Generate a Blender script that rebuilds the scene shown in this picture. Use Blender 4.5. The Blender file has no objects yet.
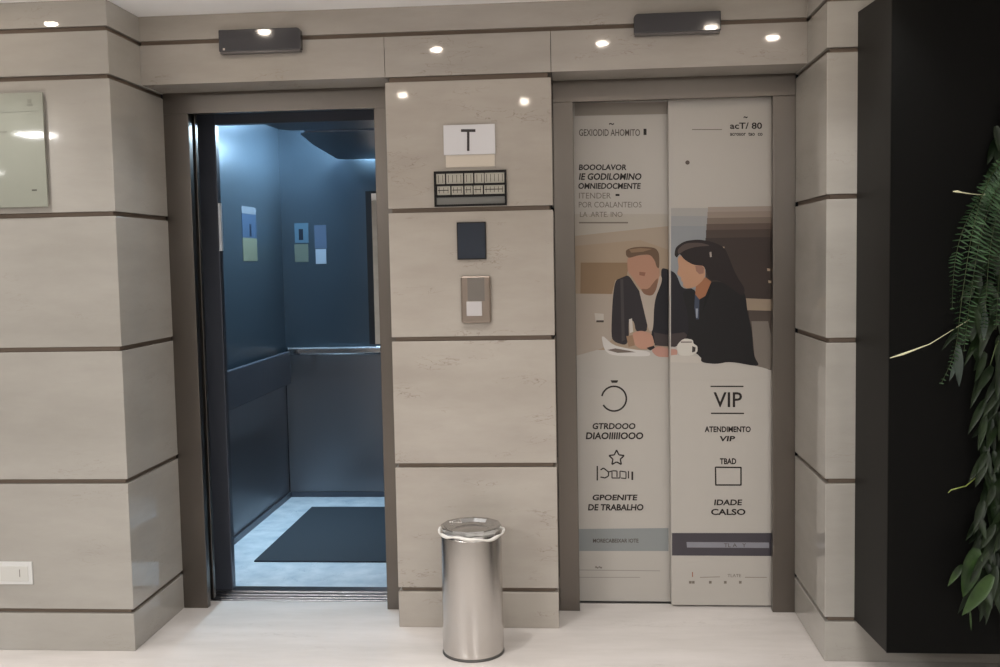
import bpy, bmesh, math, random
from mathutils import Vector, Matrix
random.seed(7)
scene = bpy.context.scene
COL = scene.collection

# ------------------------------------------------------------------ camera
CAM = Vector((0.0, -4.4007, 1.5459))
FPX = 1022.355
YAW, PITCH, ROLL = 0.07728, 0.07235, -0.018975
def ray(u, v):
    a = (u - 500) / FPX; b = (v - 333.5) / FPX
    c, s = math.cos(-ROLL), math.sin(-ROLL)
    a, b = c*a - s*b, s*a + c*b
    x, dep, up = a, 1.0, -b
    cp, sp = math.cos(PITCH), math.sin(PITCH)
    y = cp*dep + sp*up; z = -sp*dep + cp*up
    cy, sy = math.cos(YAW), math.sin(YAW)
    return Vector((cy*x - sy*y, sy*x + cy*y, z))
def onY(u, v, Y):
    r = ray(u, v); return CAM + r*((Y - CAM.y)/r.y)
def onX(u, v, X):
    r = ray(u, v); return CAM + r*((X - CAM.x)/r.x)
fw = ray(500, 333.5).normalized()
rt = (ray(510, 333.5) - ray(490, 333.5)).normalized()
up = rt.cross(fw).normalized()
cd = bpy.data.cameras.new('camera'); cam = bpy.data.objects.new('camera', cd); COL.objects.link(cam)
cd.sensor_width = 36; cd.lens = FPX/1000*36; cd.clip_start = 0.02
cam.matrix_world = Matrix(((rt.x, up.x, -fw.x, CAM.x), (rt.y, up.y, -fw.y, CAM.y), (rt.z, up.z, -fw.z, CAM.z), (0, 0, 0, 1)))
scene.camera = cam

# ------------------------------------------------------------------ world, exposure, big lights
w = bpy.data.worlds.new('world'); scene.world = w; w.use_nodes = True
w.node_tree.nodes['Background'].inputs[0].default_value = (0.9, 0.92, 1, 1)
w.node_tree.nodes['Background'].inputs[1].default_value = 0.004
scene.view_settings.view_transform = 'Standard'; scene.view_settings.look = 'None'
scene.view_settings.gamma = 1; scene.view_settings.use_curve_mapping = False
scene.view_settings.exposure = 0.13

H = 2.5736                                            # lobby ceiling height
WARM = (1.0, 0.985, 0.968)
def area(name, loc, sx, sy, power, color, rot=(0, 0, 0), parent=None):
    l = bpy.data.lights.new(name, 'AREA'); l.shape = 'RECTANGLE'; l.size = sx; l.size_y = sy
    l.energy = power; l.color = color
    o = bpy.data.objects.new(name, l); COL.objects.link(o); o.location = loc; o.rotation_euler = rot
    o.parent = parent
    return o
def spot(name, loc, power, color, size=1.75, blend=1.0, radius=0.026):
    l = bpy.data.lights.new(name, 'SPOT'); l.energy = power; l.color = color
    l.spot_size = size; l.spot_blend = blend; l.shadow_soft_size = radius
    o = bpy.data.objects.new(name, l); COL.objects.link(o); o.location = loc
    return o
# round downlights recessed in the lobby ceiling: (x, y, power)
DOWN = [(-3.0, -1.03, 26), (-2.19, -0.84, 22), (-1.365, -0.60, 22), (-0.67, -1.03, 40), (0.13, -1.03, 18), (0.61, -0.84, 10), (0.93, -1.03, 18),
        (-1.06, -2.34, 36), (-0.33, -2.75, 36), (-2.6, -2.5, 34), (0.9, -2.5, 30)]
for x, y, p in DOWN:
    spot('downlight_beam', (x, y, H - 0.05), p, WARM)
# lit ceiling panels, first three added as fill, last two from glass sign reflections: (x, y, size x, size y, power)
TROFF_AND_FILL = [(-2.5, -4.3, 1.0, 0.6, 80), (0.75, -4.4, 1.0, 0.6, 42), (0.9, -6.4, 1.0, 0.6, 30), (-4.05, -4.14, .22, 0.24, 14), (-6.15, -6.9, .4, 0.3, 14)]
for x, y, sx, sy, p in TROFF_AND_FILL:
    area('panel_and_fill_light', (x, y, H - 0.03), sx, sy, p, (1.0, 0.99, 0.978))

# ------------------------------------------------------------------ materials
def lin(c): return tuple((v/255/12.92) if v/255 <= .04045 else ((v/255+.055)/1.055)**2.4 for v in c) + (1,)
MATS = {}
def mat(name, rgb, rough=0.5, metal=0.0, emit=0, spec=0.5, alpha=None, trans=0):
    if name in MATS: return MATS[name]
    m = bpy.data.materials.new(name); m.use_nodes = True; MATS[name] = m
    b = m.node_tree.nodes['Principled BSDF']
    b.inputs['Base Color'].default_value = lin(rgb)
    b.inputs['Roughness'].default_value = rough; b.inputs['Metallic'].default_value = metal
    b.inputs['Specular IOR Level'].default_value = spec
    if emit:
        b.inputs['Emission Color'].default_value = lin(rgb); b.inputs['Emission Strength'].default_value = emit
    if trans: b.inputs['Transmission Weight'].default_value = trans
    return m
def nd(m, t, **kw):
    n = m.node_tree.nodes.new(t)
    for k, v in kw.items(): setattr(n, k, v)
    return n
def ramp(m, stops):
    r = nd(m, 'ShaderNodeValToRGB'); e = r.color_ramp.elements
    e[0].position, e[0].color = stops[0][0], stops[0][1]
    e[1].position, e[1].color = stops[-1][0], stops[-1][1]
    for p, c in stops[1:-1]:
        q = e.new(p); q.color = c
    return r
def stone(name, c_light, c_dark, c_vein, rough, scale=(1.2, 1.2, 4.5), vein=0.5, seed=0.0, bump=0.02):
    m = mat(name, c_light, rough); L = m.node_tree.links; b = m.node_tree.nodes['Principled BSDF']
    tc = nd(m, 'ShaderNodeTexCoord'); mp = nd(m, 'ShaderNodeMapping'); mp.inputs['Scale'].default_value = scale
    mp.inputs['Location'].default_value = (seed, seed*1.7, seed*.6)
    L.new(tc.outputs['Object'], mp.inputs[0])
    n1 = nd(m, 'ShaderNodeTexNoise'); n1.inputs['Scale'].default_value = 1.3; n1.inputs['Detail'].default_value = 7; n1.inputs['Roughness'].default_value = .6
    L.new(mp.outputs[0], n1.inputs[0])
    r1 = ramp(m, [(0.32, lin(c_dark)), (0.66, lin(c_light))]); L.new(n1.outputs[0], r1.inputs[0])
    # pits and short cracks of travertine
    n2 = nd(m, 'ShaderNodeTexNoise'); n2.inputs['Scale'].default_value = 9; n2.inputs['Detail'].default_value = 5; n2.inputs['Distortion'].default_value = .6
    L.new(mp.outputs[0], n2.inputs[0])
    n3 = nd(m, 'ShaderNodeTexNoise'); n3.inputs['Scale'].default_value = 2.2; n3.inputs['Detail'].default_value = 2
    L.new(mp.outputs[0], n3.inputs[0])
    r2 = ramp(m, [(0.485, (0, 0, 0, 1)), (0.5, (1, 1, 1, 1)), (0.515, (0, 0, 0, 1))]); L.new(n2.outputs[0], r2.inputs[0])
    r3 = ramp(m, [(0.56, (0, 0, 0, 1)), (0.66, (vein, vein, vein, 1))]); L.new(n3.outputs[0], r3.inputs[0])
    mu = nd(m, 'ShaderNodeMath', operation='MULTIPLY'); L.new(r2.outputs[0], mu.inputs[0]); L.new(r3.outputs[0], mu.inputs[1])
    mx = nd(m, 'ShaderNodeMix', data_type='RGBA'); L.new(mu.outputs[0], mx.inputs[0]); L.new(r1.outputs[0], mx.inputs[6]); mx.inputs[7].default_value = lin(c_vein)
    L.new(mx.outputs[2], b.inputs['Base Color'])
    bp = nd(m, 'ShaderNodeBump'); bp.inputs['Strength'].default_value = bump; bp.inputs['Distance'].default_value = .01
    L.new(n1.outputs[0], bp.inputs['Height']); L.new(bp.outputs[0], b.inputs['Normal'])
    return m
def brushed(name, rgb, rough, scale=(60, 60, 1.5), amt=0.12, metal=1.0):
    m = mat(name, rgb, rough, metal); L = m.node_tree.links; b = m.node_tree.nodes['Principled BSDF']
    tc = nd(m, 'ShaderNodeTexCoord'); mp = nd(m, 'ShaderNodeMapping'); mp.inputs['Scale'].default_value = scale
    L.new(tc.outputs['Object'], mp.inputs[0]); n = nd(m, 'ShaderNodeTexNoise'); n.inputs['Scale'].default_value = 4; n.inputs['Detail'].default_value = 3
    L.new(mp.outputs[0], n.inputs[0]); mr = nd(m, 'ShaderNodeMapRange'); mr.inputs[3].default_value = rough - amt/2; mr.inputs[4].default_value = rough + amt/2
    L.new(n.outputs[0], mr.inputs[0]); L.new(mr.outputs[0], b.inputs['Roughness'])
    return m

M_WALL = stone('cream_stone', (174, 170, 163), (162, 158, 151), (134, 124, 112), 0.05, vein=.3)
M_PIER = stone('travertine', (177, 170, 161), (165, 157, 148), (104, 86, 70), 0.05, scale=(1.4, 1.4, 5), vein=.6, seed=3.1)
M_LINTEL = stone('travertine_lintel', (174, 168, 161), (159, 153, 145), (118, 98, 80), 0.06, vein=.5, seed=7.7)
M_FLOOR = stone('floor_marble', (224, 218, 214), (204, 198, 193), (170, 160, 154), 0.2, scale=(0.9, 3.6, 1), vein=.35, seed=1.3)
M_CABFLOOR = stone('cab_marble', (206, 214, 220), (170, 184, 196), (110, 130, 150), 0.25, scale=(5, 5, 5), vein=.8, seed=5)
M_GROOVE = mat('joint_stone', (112, 98, 86), .7)  # darker stone inside the recessed joints
M_CEIL = mat('ceiling_paint', (238, 237, 236), .8)
M_STEEL = brushed('door_frame_steel', (114, 108, 102), .34)
M_STEEL_D = brushed('dark_steel', (80, 84, 94), .35, metal=.45)
M_STEEL_L = brushed('bright_steel', (200, 200, 202), .22)
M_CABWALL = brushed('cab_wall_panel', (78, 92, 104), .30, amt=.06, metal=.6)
M_CABLOW = brushed('cab_wall_lower', (124, 126, 132), .36, amt=.06, metal=.8)

# ------------------------------------------------------------------ mesh helpers
def link(name, bm, m, parent=None, bevel=0, smooth=False):
    me = bpy.data.meshes.new(name); bmesh.ops.recalc_face_normals(bm, faces=bm.faces); bm.to_mesh(me); bm.free()
    for x in (m if isinstance(m, (list, tuple)) else [m]): me.materials.append(x)
    o = bpy.data.objects.new(name, me); COL.objects.link(o)
    if parent is not None:
        o.parent = parent; o.matrix_parent_inverse = Matrix.Translation(-Vector(parent.location)) if not parent.rotation_euler.to_quaternion().angle else parent.matrix_basis.inverted()
    if smooth:
        for p in me.polygons: p.use_smooth = True
    if bevel:
        b = o.modifiers.new('bevel', 'BEVEL'); b.width = bevel; b.segments = 2; b.limit_method = 'ANGLE'
    return o
def box(bm, x0, x1, y0, y1, z0, z1, mi=0):
    v = [bm.verts.new(p) for p in ((x0,y0,z0),(x1,y0,z0),(x1,y1,z0),(x0,y1,z0),(x0,y0,z1),(x1,y0,z1),(x1,y1,z1),(x0,y1,z1))]
    for f in ((0,3,2,1),(4,5,6,7),(0,1,5,4),(1,2,6,5),(2,3,7,6),(3,0,4,7)):
        bm.faces.new([v[i] for i in f]).material_index = mi
def nb(*boxes):
    bm = bmesh.new()
    for b in boxes: box(bm, *b)
    return bm
def prism_xz(bm, pts, y0, y1, mi=0):
    """closed outline of (x, z) points pushed from y0 to y1"""
    a = [bm.verts.new((x, y0, z)) for x, z in pts]; b = [bm.verts.new((x, y1, z)) for x, z in pts]
    n = len(pts)
    bm.faces.new(a).material_index = mi; bm.faces.new(b[::-1]).material_index = mi
    for i in range(n): bm.faces.new((a[i], b[i], b[(i+1) % n], a[(i+1) % n])).material_index = mi
def prism_xy(bm, pts, z0, z1):
    a = [bm.verts.new((x, y, z0)) for x, y in pts]; b = [bm.verts.new((x, y, z1)) for x, y in pts]
    n = len(pts); bm.faces.new(a[::-1]); bm.faces.new(b)
    for i in range(n): bm.faces.new((a[i], a[(i+1) % n], b[(i+1) % n], b[i]))
def lathe(bm, prof, cx, cy, n=48, mi=0):
    rings = []
    for r, z in prof:
        rings.append([bm.verts.new((cx + r*math.cos(2*math.pi*i/n), cy + r*math.sin(2*math.pi*i/n), z)) for i in range(n)] if r > 1e-6 else [bm.verts.new((cx, cy, z))])
    for a, b in zip(rings, rings[1:]):
        for i in range(n):
            j = (i+1) % n
            if len(a) == 1 and len(b) == 1: continue
            f = bm.faces.new((a[0], b[j], b[i])) if len(a) == 1 else bm.faces.new((a[i], a[j], b[0])) if len(b) == 1 else bm.faces.new((a[i], a[j], b[j], b[i]))
            f.material_index = mi
def tube(bm, pts, radii, n=8, mi=0):
    rings = []
    for k, p in enumerate(pts):
        p = Vector(p); t = (Vector(pts[min(k+1, len(pts)-1)]) - Vector(pts[max(k-1, 0)])).normalized()
        a = t.cross(Vector((0, 0, 1)) if abs(t.z) < .9 else Vector((1, 0, 0))).normalized(); b = t.cross(a)
        r = radii[k] if isinstance(radii, (list, tuple)) else radii
        rings.append([bm.verts.new(p + a*r*math.cos(2*math.pi*i/n) + b*r*math.sin(2*math.pi*i/n)) for i in range(n)])
    for r0, r1 in zip(rings, rings[1:]):
        for i in range(n): bm.faces.new((r0[i], r0[(i+1) % n], r1[(i+1) % n], r1[i])).material_index = mi
    bm.faces.new(rings[0][::-1]); bm.faces.new(rings[-1])
def empty(name, loc=(0, 0, 0)):
    o = bpy.data.objects.new(name, None); COL.objects.link(o); o.location = loc; o.empty_display_size = .1
    return o
def tag(o, label=None, cat=None, group=None, kind=None):
    if label: o['label'] = label
    if cat: o['category'] = cat
    if group: o['group'] = group
    if kind: o['kind'] = kind
    return o

# ------------------------------------------------------------------ room shell
XL, XR = -1.798, 0.9134            # inner sides of the two projecting walls
YL, YR, YP = -0.5117, -0.5366, -0.2161
X1, X2 = -0.7754, -0.0990          # pier
B, S, G = 0.1626, 0.53, 0.009      # first joint height, course height, half joint height
J = [B + k*S for k in range(5)] + [2.4653]
GD = 0.014
RX0, RX1, RY0 = -7.5, 3.2, -8.5    # lobby extents

tag(link('floor', nb((RX0, RX1, RY0, 0.10, -0.08, 0)), M_FLOOR), kind='structure')
tag(link('ceiling', nb((RX0, RX1, RY0, 0.02, H, H+0.1)), M_CEIL), kind='structure')
def coursed(bm, x0, x1, y0, y1, joints, ztop, sx0=GD, sx1=GD, seams=()):
    zs = [0] + list(joints) + [ztop]
    for k in range(len(zs)-1):
        a = zs[k] + (G if k else 0); b = zs[k+1] - (G if k < len(zs)-2 else 0)
        box(bm, x0, x1, y0, y1, a, b, 0)
    for z in joints: box(bm, x0 + sx0, x1 - sx1, y0 + GD, y1, z-G, z+G, 1)
bm = bmesh.new(); coursed(bm, RX0, XL, YL, 0.02, J, H, 0, GD)
tag(link('wall_left', bm, [M_WALL, M_GROOVE], bevel=.0025), kind='structure')
bm = bmesh.new(); coursed(bm, XR, RX1, YR, 0.02, J, H, GD, 0)
tag(link('wall_right', bm, [M_WALL, M_GROOVE], bevel=.0025), kind='structure')
bm = bmesh.new(); coursed(bm, X1, X2, YP, 0.0, J[:4], J[4]-G)
box(bm, X1+GD, X2-GD, YP+GD, 0.0, J[4]-G, J[4]+0.0124, 1)
tag(link('wall_center', bm, [M_PIER, M_GROOVE], bevel=.0025), kind='structure')
SOF = 2.295
bm = bmesh.new()
for a, b in ((XL+.0001, X1), (X1+.002, X2), (X2+.002, XR-.0001)):
    box(bm, a, b, YP, 0.05, SOF, J[5]-G)
box(bm, XL+.0001, XR-.0001, YP, 0.05, J[5]+G, H); box(bm, XL+.0001, XR-.0001, YP+GD, 0.05, J[5]-G-.002, J[5]+G+.002, 1)
tag(link('wall_lintel', bm, [M_LINTEL, M_GROOVE], bevel=.0008), kind='structure')
# rest of the lobby around and behind the viewer
tag(link('wall_rear', nb((RX0, RX1, RY0-.1, RY0, 0, H)), M_WALL), kind='structure')
tag(link('wall_west', nb((RX0-.1, RX0, RY0, 0.02, 0, H)), M_WALL), kind='structure')
tag(link('wall_east', nb((RX1, RX1+.1, RY0, 0.02, 0, H)), M_WALL), kind='structure')

# ------------------------------------------------------------------ ceiling lamps
M_LAMP = mat('lamp_glass', (255, 240, 222), .4, emit=90)
M_LRING = mat('lamp_ring', (225, 223, 220), .4)
def place_name(x, y):
    return ('near the lift wall' if y > -2 else 'further out over the lobby')
N1 = 7
order = ['first', 'second', 'third', 'fourth', 'fifth', 'sixth', 'seventh']
for i, (x, y, p) in enumerate(DOWN):
    t = empty('ceiling_downlight', (x, y, H))
    row = 'in the ceiling row nearest the lift wall' if i < N1 else 'in the ceiling row further from the lift wall'
    tag(t, 'round recessed downlight %s, %s from the left' % (row, order[i if i < N1 else [1, 2, 0, 3][i-N1]]), 'ceiling light', 'recessed ceiling downlights')
    bm = bmesh.new(); lathe(bm, [(.026, H-.001), (.028, H-.006), (.050, H-.004), (.052, H-.001)], x, y, 32); link('trim_ring', bm, M_LRING, t, smooth=True)
    bm = bmesh.new(); lathe(bm, [(.025, H-.001), (.025, H-.012), (.019, H-.016), (0, H-.0175)], x, y, 32); link('lamp_lens', bm, M_LAMP, t, smooth=True)
M_TROFF = mat('panel_diffuser', (255, 246, 236), .5, emit=5)
for i, (x, y, sx, sy, p) in enumerate(TROFF_AND_FILL):
    t = empty('panel_and_fill_lamp', (x, y, H))
    tag(t, 'flat rectangular lit ceiling panel %s of the lobby' % ('added as fill over the left middle', 'added as fill over the right middle', 'added as fill over the right rear', 'over the left side', 'over the far left corner')[i], 'ceiling light', 'lit ceiling panels')
    link('panel_frame', nb((x-sx/2-.03, x+sx/2+.03, y-sy/2-.03, y-sy/2, H-.02, H), (x-sx/2-.03, x+sx/2+.03, y+sy/2, y+sy/2+.03, H-.02, H),
         (x-sx/2-.03, x-sx/2, y-sy/2, y+sy/2, H-.02, H), (x+sx/2, x+sx/2+.03, y-sy/2, y+sy/2, H-.02, H)), M_LRING, t)
    link('diffuser', nb((x-sx/2, x+sx/2, y-sy/2, y+sy/2, H-.012, H-.001)), M_TROFF, t)

# ------------------------------------------------------------------ open lift doorway
OT = 2.205
L0, L1 = -1.687, -0.867
R0, R1 = -0.012, 0.820
def lift_frame(parent, xo0, xi0, xi1, xo1):
    link('left_jamb', nb((xo0, xi0, 0, .035, 0, OT)), M_STEEL, parent, bevel=.002)
    link('right_jamb', nb((xi1, xo1, 0, .035, 0, OT)), M_STEEL, parent, bevel=.002)
    link('header', nb((xo0, xo1, 0, .035, OT, SOF)), M_STEEL, parent, bevel=.002)
d1 = tag(empty('door_1', (-1.28, 0, 0)), kind='structure')
lift_frame(d1, XL, L0, L1, X1)
link('sliding_panel', nb((-2.20, -1.700, .048, .076, .012, OT+.03)), M_STEEL, d1, bevel=.002)
link('sliding_panel', nb((-2.20, -1.694, .098, .126, .012, OT+.03)), M_STEEL, d1, bevel=.002)
link('sill', nb((-2.2, X1, .101, .20, -.04, .0), (-2.2, X1, .115, .122, 0, .003), (-2.2, X1, .150, .157, 0, .003), (-2.2, X1, .188, .20, 0, .003)), M_STEEL_L, d1)
link('header_box', nb((-2.2, X1, .036, .20, OT+.031, 2.42)), M_STEEL_D, d1)

# ------------------------------------------------------------------ lift cabin
CX0, CX1, CY0, CY1 = -1.925, -0.55, 0.30, 2.17
cab = tag(empty('elevator_cabin', (-1.28, 1.2, 0)), 'dark steel lift cabin standing open at the left, lit by cool blue cove light', 'elevator')
link('cab_floor', nb((CX0, CX1, CY0-.07, CY1, -.05, 0)), M_CABFLOOR, cab)
link('car_sill', nb((CX0, CX1, .212, .232, -.05, .0), (CX0, CX1, .232, .30, -.001, .004)), M_STEEL_L, cab)
RAILZ = .95
link('left_wall', nb((CX0-.03, CX0, CY0, CY1+.03, .78, 2.42)), M_CABWALL, cab)
link('left_wall_lower', nb((CX0-.03, CX0-.004, CY0, CY1, .0, .779)), M_CABLOW, cab)
link('right_wall', nb((CX1, CX1+.03, CY0, CY1+.03, 0, 2.42)), M_CABWALL, cab)
link('rear_wall', nb((CX0, CX1, CY1, CY1+.03, RAILZ, 2.42)), M_CABWALL, cab)
link('rear_wall_lower', nb((CX0, CX1, CY1-.002, CY1+.03, .0, RAILZ-.001)), M_CABLOW, cab)
link('front_return', nb((CX0-.03, -1.660, .255, .30, 0, 2.42)), M_STEEL_D, cab, bevel=.003)
link('front_return', nb((-.84, CX1+.03, .255, .30, 0, 2.42)), M_STEEL_D, cab, bevel=.003)
link('front_header', nb((-1.659, -.841, .255, .30, 2.19, 2.42)), M_STEEL_D, cab)
link('skirting', nb((CX0, CX1, CY1-.012, CY1-.002, 0.0, .035), (CX0-.003, CX0+.01, CY0+.01, CY1-.013, 0.0, .035)), M_STEEL_D, cab)
link('cab_roof', nb((CX0-.03, CX1+.03, .255, CY1+.03, 2.421, 2.45)), mat('cab_roof_white', (215, 222, 228), .6), cab)
# hanging ceiling plates that hide the light strips
M_PLATE = mat('ceiling_plate', (86, 92, 102), .35, .6)
pl1 = bmesh.new(); prism_xy(pl1, [(-1.47, .305), (CX1-.05, .305), (CX1-.05, .625), (-1.40, .625), (-1.45, .58)], 2.20, 2.225)
link('ceiling_plate', pl1, M_PLATE, cab, bevel=.003)
pl2 = bmesh.new(); prism_xy(pl2, [(-1.36, .70), (CX1-.25, .70), (CX1-.2, .76), (CX1-.2, 2.04), (CX1-.25, 2.10), (-1.47, 2.10), (-1.515, 2.04), (-1.46, 1.25), (-1.40, .76)], 2.20, 2.225)
link('ceiling_plate', pl2, M_PLATE, cab, bevel=.003)
M_LED = mat('cold_led_strip', (190, 226, 255), .4, emit=20)
COOL = (0.60, 0.83, 1.0)
def led(x0, x1, y0, y1, z, power, rot, sx, sy, off):
    link('light_strip', nb((x0, x1, y0, y1, z, z+.014)), M_LED, cab)
    area('cove_light', ((x0+x1)/2+off[0], (y0+y1)/2+off[1], z+.03), sx, sy, power, COOL, rot)
led(-1.43, -1.415, .33, .57, 2.226, 1.6, (0, math.radians(82), 0), .03, .24, (-.02, 0))
led(-1.43, -1.415, 1.28, 2.00, 2.226, 10, (0, math.radians(82), 0), .03, .72, (-.05, 0))
led(-1.38, -1.365, .78, 1.20, 2.226, 5.5, (0, math.radians(82), 0), .03, .42, (-.05, 0))
led(-1.40, -.80, 2.05, 2.065, 2.226, 5, (math.radians(82), 0, 0), .6, .03, (0, .03))
link('light_strip', nb((-1.68, -1.66, .5, 2.0, 2.408, 2.420)), M_LED, cab)
a_ = area('cove_light', (-1.67, 1.25, 2.40), .02, 1.5, 13, COOL); a_.data.spread = 1.3
# handrails
bm = bmesh.new(); box(bm, CX0+.055, CX0+.08, .66, 2.0, .775, .985)
link('side_rail', bm, M_STEEL_D, cab, bevel=.006)
for q in (.9, 1.75): link('rail_bracket', nb((CX0, CX0+.056, q, q+.04, .86, .9)), M_STEEL_D, cab)
bm = bmesh.new(); box(bm, CX0+.03, CX1-.1, CY1-.085, CY1-.05, .95, 1.003)
link('rear_rail', bm, M_STEEL_L, cab, bevel=.012)
for q in (-1.75, -.95): link('rail_bracket', nb((q, q+.03, CY1-.051, CY1, .965, .985)), M_STEEL_L, cab)
# pale strip painted as the front return's edge highlight, mirror at the rear
link('edge_highlight', nb((-1.659, -1.648, .252, .272, 1.61, 1.83)), mat('edge_highlight_pale', (215, 222, 230), .3), cab)
link('mirror_frame', nb((-1.360, -1.322, CY1-.02, CY1, 1.01, 2.0), (-1.322, -.7, CY1-.02, CY1, 1.985, 2.0)), mat('black_frame', (22, 24, 28), .4), cab)
bm = bmesh.new(); prism_xy(bm, [(-1.321, CY1-.024), (-.7, CY1-.006), (-.7, CY1-.002), (-1.321, CY1-.02)], 1.011, 1.984)
link('mirror', bm, mat('mirror_glass', (225, 228, 230), .02, 1.0), cab)

M_MAT = mat('charcoal_mat', (36, 44, 52), .9)
bm = bmesh.new(); prism_xy(bm, [(-1.70, .70), (-.98, .70), (-.98, 1.86), (-1.70, 1.86)], .0006, .009)
tag(link('floor_mat', bm, M_MAT, bevel=.002), 'dark grey rectangular mat lying on the pale floor of the open lift', 'mat')
def notice(label, bxs, base):
    t = empty('notice', base)
    for n, b, m in bxs: link(n, nb(b), m, t)
    return tag(t, label, 'notice', None)
x = CX0+.001
yy0, yy1 = onX(242, 230, CX0).y, onX(256, 230, CX0).y
z = lambda u, v: onX(u, v, CX0).z
notice('narrow notice with blue picture and olive lower half on the left wall of the lift', [
  ('header_strip', (x, x+.002, yy0, yy1, z(249, 214), z(249, 207)), mat('notice_pale', (104, 112, 122), .4)),
  ('blue_picture', (x, x+.002, yy0, yy1, z(249, 238), z(249, 214)-.0005), mat('notice_blue', (58, 76, 100), .4)),
  ('dark_figure', (x+.0021, x+.003, (yy0+yy1)/2, (yy0+yy1)/2+.03, z(249, 236), z(249, 224)), mat('notice_dark', (25, 35, 50), .4)),
  ('olive_panel', (x, x+.002, yy0, yy1, z(249, 261), z(249, 238)-.0005), mat('notice_olive', (104, 108, 92), .5))], (x, (yy0+yy1)/2, 1.6))
def rear(u, v): return onY(u, v, CY1-.002)
def rbox(u0, v0, u1, v1, th=.002, off=.0005):
    a, b = rear(u0, v1), rear(u1, v0); return (a.x, b.x, CY1-off-th, CY1-off, a.z, b.z)
notice('reflection of the left notice drawn as pale picture over green panel on the rear wall of the lift', [  # mirror image of the left wall notice, put on as flat coloured sheets
  ('picture', rbox(295, 223, 308, 243), mat('reflected_notice_teal', (80, 110, 130), .4)),
  ('dark_figure', rbox(299, 229, 303, 240, .001, .0026), mat('notice_dark', (25, 35, 50), .4)),
  ('green_panel', rbox(295, 244, 308, 262), mat('reflected_notice_olive', (100, 110, 100), .5))], tuple(rear(301, 262)))
notice('slim notice with white lower half beside the reflected one on the lift rear wall', [
  ('upper_sheet', rbox(315, 225, 326, 248.5), mat('notice_slate', (82, 98, 122), .4)),
  ('white_sheet', rbox(316, 249, 326, 264), mat('notice_white', (160, 174, 190), .5))], tuple(rear(320, 264)))

# ------------------------------------------------------------------ closed lift with printed door film
d2 = tag(empty('door_2', (0.4, 0, 0)), kind='structure')
lift_frame(d2, X2, R0, R1, XR)
M_FILM = mat('printed_film', (183, 178, 171), .32)
YDL, YDR = .118, .062
SEAM = .392
pl = link('left_door_panel', nb((-.10, SEAM+.05, YDL, YDL+.03, .004, OT+.03)), M_FILM, d2, bevel=.002)
pr_ = link('right_door_panel', nb((SEAM, .90, YDR, YDR+.03, .008, OT+.03)), M_FILM, d2, bevel=.002)
link('sill', nb((X2, XR, .101, .20, -.04, 0), (X2, XR, .16, .167, 0, .003)), M_STEEL_L, d2)
link('header_box', nb((X2, XR, .036, .20, OT+.031, 2.42)), M_STEEL_D, d2)
SU = 669.5
def clip(poly, umin=None, umax=None):
    for lim, sg in ((umin, 1), (umax, -1)):
        if lim is None: continue
        out = []
        for i in range(len(poly)):
            a, b = poly[i], poly[(i+1) % len(poly)]
            ia, ib = sg*(a[0]-lim) >= 0, sg*(b[0]-lim) >= 0
            if ia: out.append(a)
            if ia != ib:
                t = (lim-a[0])/(b[0]-a[0]); out.append((lim, a[1]+t*(b[1]-a[1])))
        poly = out
        if len(poly) < 3: return []
    return poly
def ink(rgb): return mat('ink_%d_%d_%d' % rgb, rgb, .4, spec=.3)
class Print:
    """flat ink shapes lying on one door panel, thin layers over each other"""
    def __init__(s): s.bm = {0: bmesh.new(), 1: bmesh.new()}; s.m = {0: [], 1: []}; s.k = 0
    def poly(s, pts, rgb):
        s.k += 1; m = ink(rgb)
        if len(pts) >= 7:                       # round off the corners of drawn shapes
            for _ in range(2):
                q = []
                for i in range(len(pts)):
                    a, b = pts[i], pts[(i+1) % len(pts)]
                    q += [(a[0]*.8+b[0]*.2, a[1]*.8+b[1]*.2), (a[0]*.2+b[0]*.8, a[1]*.2+b[1]*.8)]
                pts = q
        for side, (lo, hi, Y) in enumerate(((574.5, SU-1, YDL), (SU+1.5, 771.5, YDR))):
            q = clip(pts, lo, hi)
            if len(q) < 3: continue
            if m not in s.m[side]: s.m[side].append(m)
            y = Y - .0003 - .00006*s.k
            vs = [onY(u, v, y) for u, v in q]
            try: f = s.bm[side].faces.new([s.bm[side].verts.new(p) for p in vs])
            except ValueError: continue
            f.material_index = s.m[side].index(m)
    def done(s, name):
        for side, par in ((0, pl), (1, pr_)):
            if s.m[side]:
                o = link(name, s.bm[side], s.m[side], None); o.parent = par
                o.matrix_parent_inverse = par.matrix_basis.inverted()
                # normals towards the viewer
                me = o.data
                for p in me.polygons:
                    if p.normal.y > 0: p.flip()
def Z(pts): return [(560+x/4.348, 220+y/4.348) for x, y in pts]
pic = Print()
# background of the picture
pic.poly([(574, 214), (669, 214), (669, 350), (574, 350)], (177, 170, 160))
pic.poly([(574, 236), (669, 226), (669, 350), (574, 350)], (168, 154, 138))
pic.poly([(574, 246), (640, 240), (669, 250), (669, 350), (574, 350)], (166, 148, 128))
pic.poly([(669, 208), (712, 208), (712, 300), (669, 300)], (166, 163, 160))
pic.poly([(669, 216), (712, 216), (712, 300), (669, 300)], (154, 155, 156))
pic.poly([(669, 226), (712, 226), (712, 300), (669, 300)], (144, 148, 152))
for k, (v, c) in enumerate(((207, (158, 146, 136)), (212, (146, 132, 122)), (218, (122, 108, 98)), (224, (94, 80, 72)), (230, (74, 62, 56)), (238, (60, 50, 46)))):
    pic.poly([(708-k*.5, v), (773, v-1), (773, 365), (708-k*.5, 350)], c)
pic.poly(Z([(90, 185), (300, 185), (290, 250), (240, 262), (225, 322), (88, 322)]), (142, 118, 92))
pic.poly(Z([(65, 320), (240, 322), (225, 520), (180, 560), (65, 592)]), (172, 160, 148))
pic.poly(Z([(150, 405), (190, 408), (190, 440), (155, 440)]), (192, 186, 178))
pic.poly(Z([(158, 436), (190, 436), (190, 445), (158, 445)]), (70, 62, 56))
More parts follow.
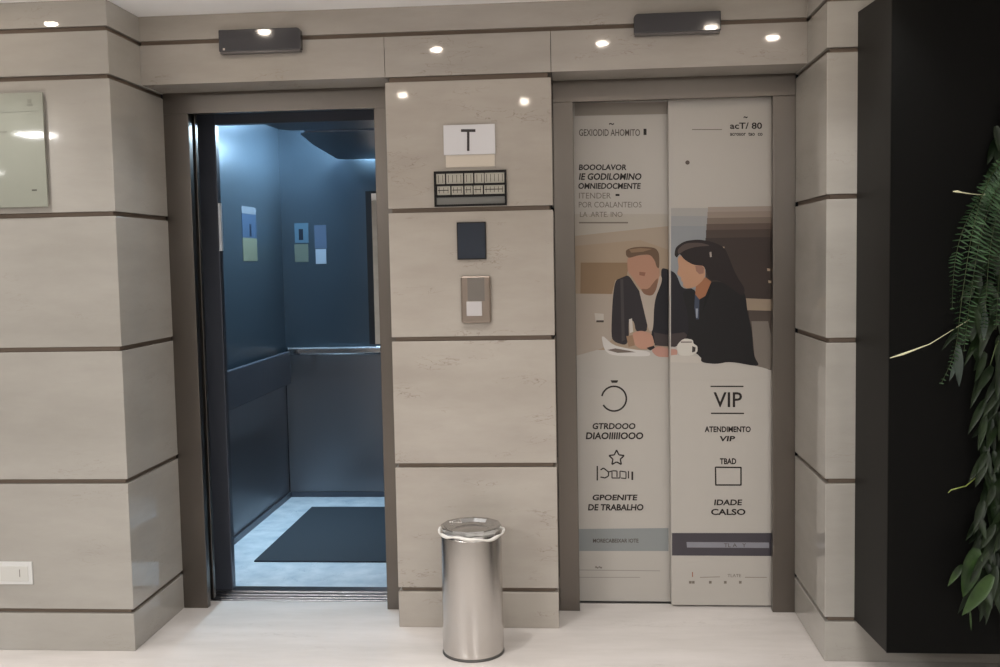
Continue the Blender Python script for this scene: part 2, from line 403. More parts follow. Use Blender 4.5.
pic.poly(Z([(800, 340), (922, 345), (918, 395), (800, 392)]), (150, 134, 116))
pic.poly(Z([(820, 395), (930, 398), (930, 655), (850, 640)]), (78, 68, 62))
pic.poly(Z([(832, 440), (905, 440), (922, 520), (915, 650), (850, 640)]), (120, 112, 104))
for x0, y0 in ((700, 115), (900, 210), (905, 262), (765, 268)):
    pic.poly(Z([(x0, y0), (x0+15, y0+2), (x0+14, y0+12), (x0+2, y0+12)]), (176, 158, 134))
# table top
pic.poly(Z([(65, 585), (240, 560), (470, 590), (740, 612), (790, 620), (925, 652), (925, 700), (65, 700)]), (183, 178, 171))
pic.poly(Z([(178, 495), (232, 545), (300, 560), (392, 572), (392, 594), (225, 590), (192, 565)]), (206, 202, 198))
pic.poly(Z([(205, 565), (250, 578), (330, 575), (300, 568), (240, 558)]), (112, 100, 92))
# man in dark jacket leaning over papers
pic.poly(Z([(440, 208), (470, 214), (505, 232), (530, 300), (590, 295), (605, 480), (540, 520), (500, 552), (420, 545), (395, 520), (400, 480), (408, 360), (440, 260)]), (30, 28, 34))
pic.poly(Z([(240, 262), (270, 250), (298, 238), (332, 290), (352, 320), (388, 485), (330, 488), (322, 440), (298, 430), (300, 520), (285, 545), (240, 532), (222, 510), (228, 350)]), (44, 40, 44))
pic.poly(Z([(262, 258), (275, 256), (282, 520), (268, 530)]), (66, 60, 62))
pic.poly(Z([(340, 292), (370, 325), (400, 332), (436, 232), (446, 262), (410, 350), (405, 484), (386, 484), (362, 380)]), (178, 166, 154))
pic.poly(Z([(292, 160), (340, 155), (400, 148), (420, 200), (434, 215), (432, 245), (424, 282), (404, 322), (370, 320), (342, 290), (312, 245), (294, 225)]), (176, 134, 112))
pic.poly(Z([(345, 225), (372, 228), (368, 244), (345, 240)]), (140, 98, 80))
pic.poly(Z([(350, 298), (384, 302), (414, 262), (428, 250), (420, 300), (402, 330), (366, 324)]), (128, 94, 74))
pic.poly(Z([(287, 155), (286, 130), (320, 118), (370, 116), (415, 121), (432, 145), (432, 212), (420, 205), (412, 175), (392, 150), (345, 152), (300, 166)]), (106, 84, 66))
pic.poly(Z([(300, 128), (350, 122), (400, 126), (360, 138), (310, 142)]), (138, 112, 88))
pic.poly(Z([(408, 488), (460, 498), (540, 488), (570, 515), (500, 552), (412, 545)]), (62, 54, 54))
pic.poly(Z([(312, 492), (350, 480), (398, 492), (412, 540), (392, 560), (350, 562), (322, 542)]), (186, 142, 122))
pic.poly(Z([(300, 432), (313, 428), (318, 486), (303, 492)]), (196, 190, 182))
pic.poly(Z([(288, 505), (316, 500), (326, 545), (298, 552)]), (150, 122, 98))
pic.poly(Z([(376, 556), (408, 546), (412, 556), (392, 568)]), (40, 34, 36))
pic.poly(Z([(395, 566), (430, 546), (470, 560), (512, 562), (508, 592), (460, 597), (420, 594)]), (184, 140, 126))
# woman in black at the right
pic.poly(Z([(585, 296), (600, 350), (630, 330), (655, 268), (700, 268), (790, 298), (808, 330), (815, 400), (835, 480), (842, 590), (872, 640), (740, 615), (680, 627), (615, 620), (608, 590), (560, 560), (545, 520), (560, 480), (555, 400), (528, 310)]), (24, 22, 24))
pic.poly(Z([(640, 300), (658, 275), (652, 320), (620, 400), (630, 340)]), (10, 9, 11))
pic.poly(Z([(590, 290), (632, 248), (658, 268), (632, 330), (602, 348), (588, 332)]), (156, 106, 76))
pic.poly(Z([(587, 322), (606, 345), (604, 432), (592, 432), (584, 380)]), (62, 70, 88))
pic.poly(Z([(511, 168), (522, 150), (572, 188), (602, 192), (628, 202), (632, 240), (622, 262), (592, 290), (552, 299), (534, 288), (536, 272), (526, 262), (528, 250), (508, 236), (517, 206)]), (186, 144, 116))
pic.poly(Z([(588, 200), (612, 196), (626, 208), (624, 232), (606, 236), (592, 222)]), (150, 112, 96))
pic.poly(Z([(497, 152), (503, 118), (540, 92), (600, 84), (660, 94), (715, 118), (738, 170), (756, 220), (780, 262), (805, 300), (795, 335), (740, 292), (690, 262), (650, 262), (634, 220), (624, 198), (580, 196), (540, 172), (520, 145), (508, 165)]), (36, 28, 28))
pic.poly(Z([(510, 128), (545, 100), (610, 98), (660, 112), (590, 116), (540, 132), (515, 152)]), (82, 70, 66))
pic.poly(Z([(650, 140), (658, 138), (660, 160), (652, 162)]), (170, 160, 152))
# cup and saucer
pic.poly(Z([(475, 590), (500, 586), (605, 592), (614, 600), (612, 622), (475, 618)]), (190, 184, 176))
pic.poly(Z([(508, 545), (528, 522), (545, 515), (578, 520), (580, 538), (598, 548), (598, 574), (572, 590), (520, 590), (510, 570)]), (202, 198, 190))
pic.poly(Z([(575, 548), (590, 554), (588, 572), (574, 576)]), (60, 54, 52))
pic.poly(Z([(524, 528), (575, 528), (572, 534), (526, 534)]), (130, 122, 116))
pic.poly(Z([(590, 385), (600, 385), (598, 425), (592, 425)]), (150, 158, 172))
pic.done('printed_photograph')
# bands near the foot of the doors
bands = Print()
bands.poly([(574, 529), (669, 528), (669, 551), (574, 551)], (142, 146, 146))
bands.poly([(574, 569.5), (660, 570.5), (660, 571.2), (574, 570.3)], (150, 146, 140))
bands.poly([(576, 577), (640, 577), (640, 577.7), (576, 577.7)], (150, 146, 140))
bands.poly([(672, 533), (773, 533), (773, 556), (672, 555.5)], (72, 68, 74))
bands.poly([(686.5, 542), (769, 542.5), (769, 548), (687, 547.5)], (138, 138, 146))
bands.poly([(700, 577), (720, 576.5), (720, 577.2), (700, 577.7)], (140, 132, 122))
bands.poly([(745, 577), (767, 577), (767, 577.7), (745, 577.7)], (140, 132, 122))
bands.poly([(692, 572), (693, 572), (693, 577), (692, 577)], (160, 110, 90))
for u in (689, 692, 709, 724, 739):
    bands.poly([(u, 581), (u+2.6, 581), (u+2.6, 583.6), (u, 583.6)], (122, 114, 104))
bands.poly([(574.5, 103), (669, 102), (669, 114), (574.5, 116)], (150, 142, 133))
bands.done('printed_band')
# line icons
def ring(cu, cv, r, w_, a0, a1, rgb, P, n=30):
    o = []; i_ = []
    for k in range(n+1):
        a = math.radians(a0 + (a1-a0)*k/n)
        o.append((cu + r*math.cos(a), cv - r*math.sin(a))); i_.append((cu + (r-w_)*math.cos(a), cv - (r-w_)*math.sin(a)))
    for k in range(n): P.poly([o[k], o[k+1], i_[k+1], i_[k]], rgb); P.k -= 1
    P.k += 1
BLK = (34, 28, 26)
def seg(P, u0, v0, u1, v1, w_, rgb=BLK):
    d = Vector((u1-u0, v1-v0)).normalized(); n = Vector((-d.y, d.x))*w_/2
    P.poly([(u0+n.x, v0+n.y), (u1+n.x, v1+n.y), (u1-n.x, v1-n.y), (u0-n.x, v0-n.y)], rgb); P.k -= 1
def icon(name, fn):
    P = Print(); P.k = 1; fn(P); P.done(name)
def stopwatch(P):
    ring(614, 398.7, 13.2, 1.7, -150, 168, BLK, P); P.poly([(610.5, 380.3), (618.2, 380.3), (617.2, 382.8), (611.8, 382.8)], BLK)
icon('stopwatch_icon', stopwatch)
def star(P):
    pts = []
    for k in range(10):
        a = math.radians(90 + 36*k); r = 8.0 if k % 2 == 0 else 3.9
        pts.append((616.6 + r*math.cos(a), 458 - r*math.sin(a)))
    for k in range(10): seg(P, *pts[k], *pts[(k+1) % 10], 1.4)
    seg(P, 597.3, 466, 597.3, 480.5, 1.4); seg(P, 632.3, 471.5, 632.3, 480, 1.8)
    L = [(600.5, 470), (603.5, 468), (608.5, 472), (608.5, 476), (605, 478), (600.5, 477)]
    for a, b in zip(L, L[1:]): seg(P, *a, *b, 1.3)
    L = [(608.5, 472), (613, 470.8), (617, 471), (617, 477)]
    for a, b in zip(L, L[1:]): seg(P, *a, *b, 1.2)
    L = [(612, 472), (612, 478), (620, 478), (620, 471), (626, 472), (626, 478.5), (621, 478)]
    for a, b in zip(L, L[1:]): seg(P, *a, *b, 1.1)
    seg(P, 628.5, 471, 628.5, 478.5, 1.2)
icon('star_icon', star)
def bars(P): seg(P, 710.5, 386.4, 743.5, 386.4, 1.3); seg(P, 711, 413.3, 744, 413.4, 1.3)
icon('title_bars', bars)
def screen_icon(P):
    seg(P, 715.5, 467.2, 741, 467.5, 1.4); seg(P, 741, 467, 741, 485.3, 1.4); seg(P, 741.3, 485, 715.5, 485, 1.4); seg(P, 715.8, 485.3, 715.5, 467, 1.4)
icon('frame_icon', screen_icon)
def dot(P): ring(687.5, 162.5, 2.2, 2.1, 0, 360, (90, 80, 74), P, 12)
icon('round_mark', dot)

def text(s, u0, v0, u1, v1, Y, m, parent, name='lettering', off=.0012, shear=0, bold=0.0):
    """printed or applied lettering filling the given extent on the plane y = Y"""
    c = bpy.data.curves.new('t', 'FONT'); c.body = s; c.size = 1; c.offset = bold; c.shear = shear; c.resolution_u = 3
    o = bpy.data.objects.new('t', c); COL.objects.link(o)
    dg = bpy.context.evaluated_depsgraph_get(); me = bpy.data.meshes.new_from_object(o.evaluated_get(dg))
    COL.objects.unlink(o); bpy.data.objects.remove(o)
    xs = [v.co.x for v in me.vertices]; ys = [v.co.y for v in me.vertices]
    x0, x1, y0, y1 = min(xs), max(xs), min(ys), max(ys)
    for v in me.vertices:
        a = (v.co.x-x0)/(x1-x0); b = (v.co.y-y0)/max(y1-y0, 1e-6)
        top = (u0 + (u1-u0)*a, v0); p0 = onY(u0 + (u1-u0)*a, v1, Y); p1 = onY(u0 + (u1-u0)*a, v0, Y)
        v.co = (p0.x + (p1.x-p0.x)*b, Y - off, p0.z + (p1.z-p0.z)*b)
    for p in me.polygons:
        if p.normal.y > 0: p.flip()
    me.materials.clear(); me.materials.append(m)
    q = bpy.data.objects.new(name, me); COL.objects.link(q); q.parent = parent
    q.matrix_parent_inverse = Matrix.Translation(-Vector(parent.location))
    return q
K = ink(BLK); KG = ink((118, 110, 102)); KM = ink((84, 76, 70))
text('GEXIODID AHOMITO', 579, 129.2, 640, 136, YDL, KM, pl, bold=.01); text('1', 643.5, 128.8, 646.5, 135, YDL, K, pl, bold=.03)
text('~', 609, 123, 614, 125, YDL, K, pl, bold=.02)
text('BOOOLAVOR', 578.8, 164.4, 626.5, 170.2, YDL, K, pl, bold=.03, shear=.1)
text('IE GODILOMINO', 578.8, 173.2, 641.5, 180, YDL, K, pl, bold=.03, shear=.15)
text('OMNIEDOCMENTE', 578.3, 183, 640.8, 189, YDL, K, pl, bold=.03, shear=.1)
text('ITENDER', 579, 192.8, 611, 198.5, YDL, KG, pl); text('-', 615.5, 194, 619.5, 196, YDL, K, pl)
text('POR COALANTEIOS', 578.8, 201.8, 641.5, 207.5, YDL, KG, pl)
text('LA .ARTE. INO', 580, 211.8, 622.5, 217, YDL, KG, pl)
text('_______', 579, 222, 628, 223.4, YDL, KG, pl)
text('GTRDOOO', 592.5, 423, 635.5, 429.2, YDL, K, pl, bold=.03, shear=.1)
text('DIAOIIIIIOOO', 585.8, 432.2, 643.3, 439.3, YDL, K, pl, bold=.03, shear=.1)
text('GPOENITE', 592.5, 494.5, 637.5, 500.4, YDL, K, pl, bold=.03, shear=.1)
text('DE TRABALHO', 588, 504, 643.5, 510.5, YDL, K, pl, bold=.03, shear=.1)
text('MORECABEIXAR IOTE', 593, 538.6, 638.5, 542.6, YDL, KM, pl, bold=.02)
text('~~', 595, 566, 602, 568.6, YDL, KG, pl)
text('acT/ 80', 730, 122.5, 762, 129, YDR, K, pr_, bold=.02); text('acrosor  tao  co', 730, 132.3, 762.5, 135.8, YDR, K, pr_, bold=.02)
text('~', 743.5, 116.3, 747.5, 118.3, YDR, K, pr_, bold=.02); text('________', 692, 129.2, 722, 130, YDR, KG, pr_)
text('VIP', 713.5, 392.2, 742, 407.2, YDR, K, pr_, bold=.01)
text('ATENDIMENTO', 704.6, 426.3, 750.7, 432.2, YDR, K, pr_, bold=.03)
text('VIP', 719.7, 436, 735.2, 441.3, YDR, K, pr_, bold=.03, shear=.1)
text('TBAD', 719.8, 458.2, 736.2, 464.2, YDR, K, pr_, bold=.03)
text('IDADE', 714, 499.4, 742.2, 505.2, YDR, K, pr_, bold=.03, shear=.1)
text('CALSO', 711, 508.8, 745.5, 515, YDR, K, pr_, bold=.03)
text('TL A   Y', 724, 543.3, 746, 547, YDR, KM, pr_)
text('TLATE', 727.5, 574, 741, 577, YDR, KG, pr_)

# ------------------------------------------------------------------ things on the pier
YF = YP                              # stone face of the pier
def pbox(u0, v0, u1, v1, y0, y1):
    um, vm = (u0+u1)/2, (v0+v1)/2
    return (onY(u0, vm, y0).x, onY(u1, vm, y0).x, y0, y1, onY(um, v1, y0).z, onY(um, v0, y0).z)
M_WHITE = mat('white_acrylic', (214, 213, 216), .25); M_INKK = mat('sign_ink', (48, 42, 42), .4)
sg = empty('floor_sign', tuple(onY(469, 167, YF)))
link('back_plate', nb(pbox(445.5, 128, 494.5, 167, YF-.004, YF-.0003)), mat('back_plate_cream', (206, 196, 182), .3), sg, bevel=.001)
link('front_plate', nb(pbox(443.5, 124.5, 495, 154.5, YF-.012, YF-.0045)), M_WHITE, sg, bevel=.001)
text('T', 461, 129.2, 475.5, 151, YF-.012, M_INKK, sg)
tag(sg, 'white square sign with a large T, mounted highest on the stone pier between the lifts', 'sign')
dr = empty('floor_directory', tuple(onY(470, 206, YF)))
fx0, fx1, _, _, fz0, fz1 = pbox(434, 170.5, 506.5, 206, YF-.014, YF)
W_ = fx1-fx0; Hh = fz1-fz0; fr = .0075
M_BK = mat('black_plastic', (20, 18, 18), .45, spec=.25)
link('frame', nb((fx0, fx1, YF-.014, YF-.0003, fz0, fz0+fr), (fx0, fx1, YF-.014, YF-.0003, fz1-fr, fz1), (fx0, fx0+fr, YF-.014, YF-.0003, fz0+fr, fz1-fr), (fx1-fr, fx1, YF-.014, YF-.0003, fz0+fr, fz1-fr),
     (fx0+fr, fx1-fr, YF-.013, YF-.0003, fz0+.30*Hh-.004, fz0+.30*Hh+.004), (fx0+fr, fx1-fr, YF-.013, YF-.0003, fz0+.61*Hh-.004, fz0+.61*Hh+.004)), M_BK, dr)
link('backing', nb((fx0+fr, fx1-fr, YF-.003, YF-.0003, fz0+fr, fz1-fr)), M_BK, dr)
rows = [(.63, .93, [(.03, .15), (.17, .40), (.42, .54), (.56, .69), (.70, .97)]), (.33, .58, [(.04, .22), (.24, .40), (.42, .53), (.545, .67), (.69, .97)]), (.06, .26, [(.03, .97)])]
M_TAB = mat('label_card', (176, 172, 160), .4); M_TAB2 = mat('label_card_grey', (112, 112, 108), .4); M_STR = mat('label_ink', (58, 52, 48), .5)
for ri, (a, b, cells) in enumerate(rows):
    for c0, c1 in cells:
        o = link('label_card', nb((fx0+c0*W_, fx0+c1*W_, YF-.006, YF-.0032, fz0+a*Hh, fz0+b*Hh)), M_TAB2 if ri == 2 else M_TAB, dr)
        if ri < 2:
            bm = bmesh.new(); n = max(2, int((c1-c0)/.05))
            for k in range(n):
                xx = fx0 + (c0 + (c1-c0)*(k+.5)/n)*W_
                box(bm, xx-.0009, xx+.0012, YF-.0068, YF-.0061, fz0+(a+.05)*Hh, fz0+(b-.04)*Hh)
            if ri == 1: box(bm, fx0+(c0+.01)*W_, fx0+(c1-.02)*W_, YF-.0068, YF-.0061, fz0+(a+.12)*Hh, fz0+(a+.145)*Hh)
            s_ = link('card_marks', bm, M_STR, None); s_.parent = o
tag(dr, 'black framed floor directory with two rows of small cream label cards below the T sign', 'directory sign')
sc = empty('floor_display', tuple(onY(471, 260, YF)))
link('bezel', nb(pbox(457, 222, 486, 259.5, YF-.010, YF-.0003)), M_BK, sc, bevel=.001)
link('screen', nb(pbox(458, 223.2, 485, 258.3, YF-.0108, YF-.0101)), mat('dark_screen', (50, 56, 66), .12), sc)
tag(sc, 'small dark rectangular display screen set in the pier above the call button', 'display')
cb = empty('call_button_plate', tuple(onY(476, 324, YF)))
M_BRZ = brushed('button_plate_steel', (150, 138, 128), .36)
link('plate', nb(pbox(461, 276, 490.5, 323, YF-.022, YF-.0003)), M_BRZ, cb, bevel=.006)
link('recess_panel', nb(pbox(467.5, 277.5, 484.5, 301, YF-.0232, YF-.0221)), mat('smoked_panel', (112, 106, 100), .3), cb)
link('call_button', nb(pbox(466.5, 301.5, 482, 316, YF-.027, YF-.0221)), mat('pale_button', (186, 182, 182), .3), cb, bevel=.0015)
tag(cb, 'steel call button plate with one pale square button on the stone pier', 'call button')

# ------------------------------------------------------------------ direction indicators over the lifts
M_IND = mat('indicator_grey', (62, 61, 64), .09)
def indicator(u0, v0, u1, v1, round_right, label, lamp_u):
    y1 = YF - .0003; y0 = YF - .035
    a = onY(u0, v1, y0); b = onY(u1, v0, y0); t = empty('lift_indicator', (a.x, y1, a.z))
    r = .018; x0, x1, z0, z1 = a.x, b.x, a.z+.007, b.z
    pts = [(x0, z0), (x1, z0)]
    arc = [(math.cos(math.radians(q))*r, math.sin(math.radians(q))*r) for q in range(0, 91, 15)]
    if round_right: pts += [(x1-r+p, z1-r+q) for p, q in arc] + [(x0, z1)]
    else: pts += [(x1, z1)] + [(x0+r-q, z1-r+p) for p, q in arc]
    bm = bmesh.new(); prism_xz(bm, pts, y0, y1); link('housing', bm, M_IND, t, bevel=.003)
    c = onY(lamp_u, (v0+v1)/2+9 if round_right else (v0+v1)/2+4, y0)
    bm = bmesh.new()
    if round_right:
        box(bm, c.x-.004, c.x+.004, y0-.002, y0-.0002, c.z-.004, c.z+.004); link('indicator_lamp', bm, mat('lamp_dim', (190, 180, 170), .3), t)
    link('bottom_lip', nb((x0+.004, x1-.004, y0+.004, y1-.002, z0-.008, z0-.0003)), mat('lip_grey', (88, 84, 84), .4), t)
    tag(t, label, 'indicator')
indicator(219, 27, 300, 53.5, True, 'dark grey indicator box above the open lift, its upper right corner rounded', 224)
indicator(634, 10.5, 721, 35, False, 'dark grey indicator box above the closed lift, its upper left corner rounded', 711)

# ------------------------------------------------------------------ things on the left wall
gs = empty('glass_sign', (-2.3, YL, 1.78))
gx1 = onY(45, 150, YL-.02).x; gz1 = onY(40, 92, YL-.02).z; gz0 = onY(40, 207, YL-.02).z
link('glass_plate', nb((gx1-.62, gx1, YL-.020, YL-.012, gz0, gz1)), mat('frosted_glass', (148, 150, 139), .04), gs, bevel=.002)
for x_ in (gx1-.59, gx1-.03):
    for z_ in (gz0+.03, gz1-.03): link('standoff', nb((x_-.008, x_+.008, YL-.0119, YL-.0002, z_-.008, z_+.008)), M_STEEL_L, gs)
zl = onY(30, 111, YL-.02).z
link('top_band', nb((gx1-.62, gx1-.015, YL-.0208, YL-.0201, zl-.002, zl)), mat('band_line', (132, 134, 124), .3), gs)
a = onY(27, 106, YL-.02); 
link('logo', nb((a.x, a.x+.022, YL-.0208, YL-.0201, a.z, a.z+.009), (a.x+.003, a.x+.018, YL-.0208, YL-.0201, a.z+.011, a.z+.026)), mat('logo_ink', (128, 128, 118), .4), gs)
a = onY(32, 191, YL-.02)
link('small_print', nb((a.x, a.x+.02, YL-.0208, YL-.0201, a.z, a.z+.006)), mat('print_ink', (76, 74, 68), .4), gs)
a = onY(0, 132, YL-.02)
link('text_line', nb((a.x-.05, a.x+.028, YL-.0208, YL-.0201, a.z-.003, a.z+.003)), mat('logo_ink', (128, 128, 118), .4), gs)
tag(gs, 'pale greenish glass wall sign with faint logo at the upper left wall', 'sign')
ot = empty('wall_socket', tuple(onY(15, 584, YL)))
a, b = onY(0, 584.5, YL-.008), onY(31.5, 562, YL-.008)
link('face_plate', nb((a.x-.03, b.x, YL-.008, YL-.0003, a.z, b.z)), mat('socket_white', (214, 214, 212), .3), ot, bevel=.002)
link('switch_module', nb((a.x+.005, b.x-.016, YL-.0105, YL-.0081, a.z+.014, b.z-.018)), mat('socket_cream', (204, 203, 198), .3), ot, bevel=.001)
link('slot', nb((b.x-.052, b.x-.049, YL-.0112, YL-.0106, a.z+.032, b.z-.03)), mat('slot_grey', (120, 116, 110), .5), ot)
tag(ot, 'white wall socket plate low on the left stone wall', 'socket')

# ------------------------------------------------------------------ steel waste bin
BX, BY, BR = -0.433, -0.470, 0.122
bn = empty('waste_bin', (BX, BY, 0))
M_BIN = brushed('bin_steel', (206, 202, 198), .26, scale=(40, 40, 1), amt=.05)
bm = bmesh.new(); lathe(bm, [(0, .002), (BR-.006, .002), (BR-.002, .012), (BR-.001, .03), (BR-.003, .47), (BR-.004, .474), (BR-.012, .474), (BR-.012, .05), (0, .05)], BX, BY, 72)
link('body', bm, M_BIN, bn, smooth=True)
bm = bmesh.new(); lathe(bm, [(BR-.004, .0004), (BR+.0005, .001), (BR+.0005, .006), (BR-.004, .008)], BX, BY, 64); link('base_ring', bm, mat('ring_grey', (78, 76, 74), .5), bn, smooth=True)
bm = bmesh.new()
lathe(bm, [(BR-.010, .474), (BR-.004, .500), (BR-.001, .506), (BR-.004, .510), (BR-.012, .507), (BR-.026, .496), (BR-.05, .492), (.03, .497), (0, .499)], BX, BY, 12)
link('lid', bm, brushed('lid_steel', (196, 196, 196), .2, amt=.05), bn)
# rim of the white liner folded over the edge
bm = bmesh.new(); n = 72; ringpts = []
for i in range(n+1):
    a = 2*math.pi*i/n; wv = .004*math.sin(3*a+1)+.002*math.sin(9*a)
    ringpts.append((BX+(BR+.004+.002*math.sin(5*a))*math.cos(a), BY+(BR+.004+.002*math.sin(5*a))*math.sin(a), .482+wv+.008*math.cos(a-3.3)*.5))
tube(bm, ringpts, [.0055+.002*math.sin(7*2*math.pi*i/n) for i in range(n+1)], 8)
link('liner_rim', bm, mat('liner_white', (232, 228, 222), .4), bn, smooth=True)
tag(bn, 'cylindrical polished steel waste bin with white liner rim in front of the stone pier', 'waste bin')

# ------------------------------------------------------------------ green wall at the right
PX0, PY0, PZ0, PZ1 = 1.041, -0.862, 0.163, 2.415
gw = empty('planter_wall', (PX0, YR, PZ0))
M_PAN = mat('dark_panel', (30, 29, 27), .5, spec=.2); M_PANF = mat('dark_panel_front', (9, 9, 8), .6, spec=.12)
bm = bmesh.new(); prism_xy(bm, [(1.046, PY0+.004), (RX1-.02, PY0+.004), (RX1-.02, YR-.0005), (1.022, YR-.0005)], PZ0, PZ1); link('casing', bm, M_PAN, gw, bevel=.002)
link('front_board', nb((1.046, RX1-.02, PY0-.002, PY0+.0035, PZ0, PZ1)), M_PANF, gw)
tag(gw, 'large dark matt panel box of the planted wall, fixed to the right stone wall', 'planter wall')

def leafmat(name, c1, c2, rough=.45):
    m = mat(name, c1, rough); L = m.node_tree.links; b = m.node_tree.nodes['Principled BSDF']
    tc = nd(m, 'ShaderNodeTexCoord'); n = nd(m, 'ShaderNodeTexNoise'); n.inputs['Scale'].default_value = 14
    L.new(tc.outputs['Object'], n.inputs[0]); r = ramp(m, [(.38, lin(c1)), (.62, lin(c2))]); L.new(n.outputs[0], r.inputs[0]); L.new(r.outputs[0], b.inputs['Base Color'])
    return m
M_FERN = leafmat('fern_green', (34, 58, 34), (84, 116, 82), .25)
M_LEAF = leafmat('leaf_green', (16, 30, 12), (28, 46, 18), .45)
M_LEAF2 = leafmat('leaf_green_bright', (30, 50, 22), (54, 80, 36), .35)
M_STEM = mat('stem_green', (70, 84, 48), .5); M_PALE = mat('pale_shoot', (226, 224, 186), .4)
def leaf(bm, base, d, length, width, droop=.3, n=6, fold=.15, upv=Vector((0, -1, 0)), mi=0):
    d = Vector(d).normalized(); side = d.cross(upv).normalized(); nrm = side.cross(d).normalized()
    prev = None; p = Vector(base)
    for k in range(n+1):
        t = k/n; wd = width*math.sin(math.pi*min(1, t*.93+.07))**.75*(1-.35*t) if k < n else 0.0004
        q = Vector(base) + d*length*t + Vector((0, 0, -1))*droop*length*t*t
        row = [bm.verts.new(q - side*wd/2 + nrm*fold*wd), bm.verts.new(q), bm.verts.new(q + side*wd/2 + nrm*fold*wd)]
        if prev:
            for a, b in ((0, 1), (1, 2)): bm.faces.new((prev[a], prev[b], row[b], row[a])).material_index = mi
        prev = row
def frond(par, pts, lmax, name='frond', m=M_FERN, tipl=.25, gap=.0105):
    """arching fern frond: midrib through pts with paired leaflets"""
    P = [Vector(p) for p in pts]; C = []
    for k in range(len(P)-1):
        p0, p1, p2, p3 = P[max(k-1, 0)], P[k], P[k+1], P[min(k+2, len(P)-1)]
        for j in range(12):
            t = j/12; C.append(.5*((2*p1)+(-p0+p2)*t+(2*p0-5*p1+4*p2-p3)*t*t+(-p0+3*p1-3*p2+p3)*t**3))
    C.append(P[-1]); bm = bmesh.new(); tube(bm, C, [.0016*(1-.7*i/len(C)) for i in range(len(C))], 5, 1)
    acc = 0; tot = sum((C[i+1]-C[i]).length for i in range(len(C)-1)); run = 0
    for i in range(len(C)-1):
        s_ = C[i+1]-C[i]; run += s_.length; acc += s_.length
        if acc > gap:
            acc = 0; t = run/tot; L_ = lmax*(math.sin(math.pi*min(1, .12+t*.86))**.7)*(1-.2*t)+.004
            tg = s_.normalized()
            sd = tg.cross(Vector((0, -1, 0))).normalized()
            for sgn in (-1, 1):
                dr_ = (sd*sgn + tg*.18 + Vector((0, random.uniform(-.5, -.05), random.uniform(-.05, .22)))).normalized()
                leaf(bm, C[i], dr_, L_*random.uniform(.85, 1.1), gap*.95, random.uniform(.1, .5), 4, .3, upv=(tg*.75+Vector((0, -.5, .1))))
    return link(name, bm, [m, M_STEM], par, smooth=True)
def wp(u, v, Y): return onY(u, v, Y)
fn = empty('hanging_fern', tuple(wp(990, 190, PY0-.03)))
for pts_, lm in (
    ([(1012, 150, .03), (990, 178, .14), (974, 225, .19), (963, 290, .19), (955, 350, .17), (941, 384, .16)], .034),
    ([(1014, 165, .03), (994, 196, .13), (980, 240, .17), (970, 300, .18), (964, 352, .17)], .036),
    ([(1016, 172, .03), (1000, 205, .10), (990, 250, .13), (986, 300, .13), (983, 340, .12)], .034),
    ([(1010, 160, .03), (985, 190, .12), (965, 225, .15), (955, 262, .15), (952, 310, .14)], .030),
    ([(1024, 180, .03), (1010, 215, .09), (1000, 270, .12), (996, 330, .12)], .036),
    ([(1030, 160, .03), (1016, 200, .12), (1008, 260, .16), (1006, 320, .16)], .04)):
    frond(fn, [wp(u_, v_, PY0-d_) for u_, v_, d_ in pts_], lm)
for a_ in ((wp(958, 345, PY0-.15), (.02, -.05, -1), .135, .034, 0, 7, .1), (wp(960, 352, PY0-.15), (-.36, -.05, -1), .10, .022, 0, 6, .1), (wp(985, 310, PY0-.12), (-.05, -.05, -1), .10, .026, 0, 6, .1)):
    bm = bmesh.new(); leaf(bm, *a_); link('long_leaf', bm, leafmat('grey_leaf', (50, 62, 56), (76, 90, 82)), fn, smooth=True)
tag(fn, 'fern with ribbed arching fronds hanging from the dark planter panel', 'fern')
def shoot(pts, rad, label, m=M_PALE):
    bm = bmesh.new(); tube(bm, [wp(*p) for p in pts], rad, 7); o = link('pale_shoot', bm, m, smooth=True)
    return tag(o, label, 'plant shoot')
shoot([(972, 318, PY0-.03), (946, 334, PY0-.16), (930, 344, PY0-.20), (914, 350, PY0-.21), (903, 354, PY0-.21), (890, 358, PY0-.21)], [.001, .0011, .0014, .0026, .0036, .0012], 'long pale shoot sticking out leftwards beside the lower fern fronds')
shoot([(1000, 182, PY0-.03), (984, 195, PY0-.14), (972, 194, PY0-.16), (962, 192.5, PY0-.17), (957, 191.5, PY0-.17), (953, 191.5, PY0-.17)], [.001, .001, .0013, .0018, .0036, .001], 'short pale shoot with bud tip above the fern')
shoot([(985, 470, PY0-.03), (966, 486, PY0-.12), (958, 488, PY0-.13), (951, 490, PY0-.13), (948, 493, PY0-.13)], [.0015, .002, .002, .0022, .001], 'short yellow green shoot beside the dark lower foliage', mat('yellow_green_shoot', (136, 150, 78), .4))
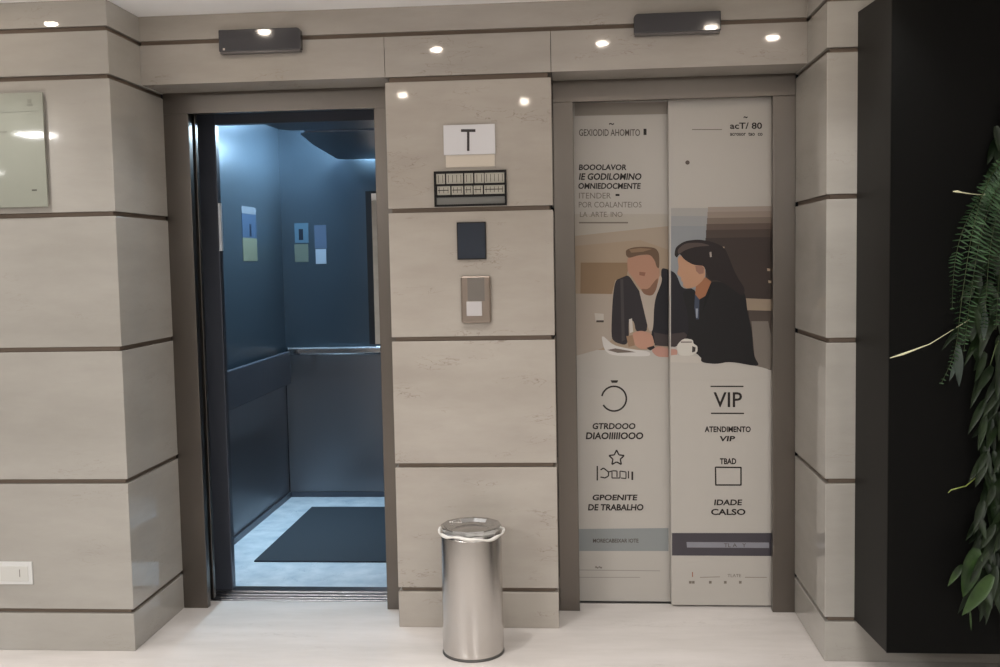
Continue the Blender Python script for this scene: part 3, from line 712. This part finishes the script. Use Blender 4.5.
def bush(name, label, box_px, count, lsize, m, seed, ydep, tipdir=(-.3, -.25, -.9), lead=()):
    random.seed(seed); u0, v0, u1, v1 = box_px
    t = empty(name, tuple(wp((u0+u1)/2, (v0+v1)/2, PY0)))
    bm = bmesh.new()
    for k in range(count):
        q = (k+.5)/count
        v = v0+(v1-v0)*q; lo = lead[0] + (lead[1]-lead[0])*q if lead else u0
        u = random.uniform(lo, u1); Y = PY0 - random.uniform(*ydep)
        d = Vector(tipdir) + Vector((random.uniform(-.7, .7), random.uniform(-.3, .1), random.uniform(-.5, .4)))
        leaf(bm, wp(u, v, Y), d, lsize*random.uniform(.7, 1.25), lsize*random.uniform(.3, .46), random.uniform(.1, .5), 6, .18)
    link('foliage', bm, m, t, smooth=True)
    bm = bmesh.new()
    for k in range(7):
        u = u0+(u1-u0)*(.3+.1*k); v = v0+(v1-v0)*(k+.5)/7
        a = wp(u+10, v-30, PY0-.001); b = wp(u, v, PY0-ydep[1]*.7)
        tube(bm, [a, (a+b)/2+Vector((0, -.01, .02)), b], [.003, .0025, .0015], 6)
    link('stems', bm, M_STEM, t, smooth=True)
    return tag(t, label, 'plant')
bush('trailing_plant', 'dark broad leaved plant at the top right, above and behind the fern', (984, 96, 1040, 340), 190, .085, M_LEAF, 3, (.005, .035), lead=(1000, 962))
p2 = bush('trailing_plant', 'dark green leafy plant filling the lower right below the fern', (968, 350, 1040, 590), 230, .085, M_LEAF, 5, (.01, .11), lead=(985, 972))
bm = bmesh.new()
leaf(bm, wp(976, 548, PY0-.10), (-.28, -.1, -.9), .155, .075, .1, 9, .18)
leaf(bm, wp(992, 575, PY0-.12), (-.62, -.1, -.72), .155, .06, .1, 9, .2)
leaf(bm, wp(962, 565, PY0-.11), (-.5, -.1, -.5), .07, .03, .3, 6, .2)
leaf(bm, wp(970, 610, PY0-.11), (.05, -.05, -1), .07, .008, 0, 5, .1)
o = link('bright_leaf', bm, M_LEAF2, p2, smooth=True); tag(o, 'larger lighter green leaves at the bottom')
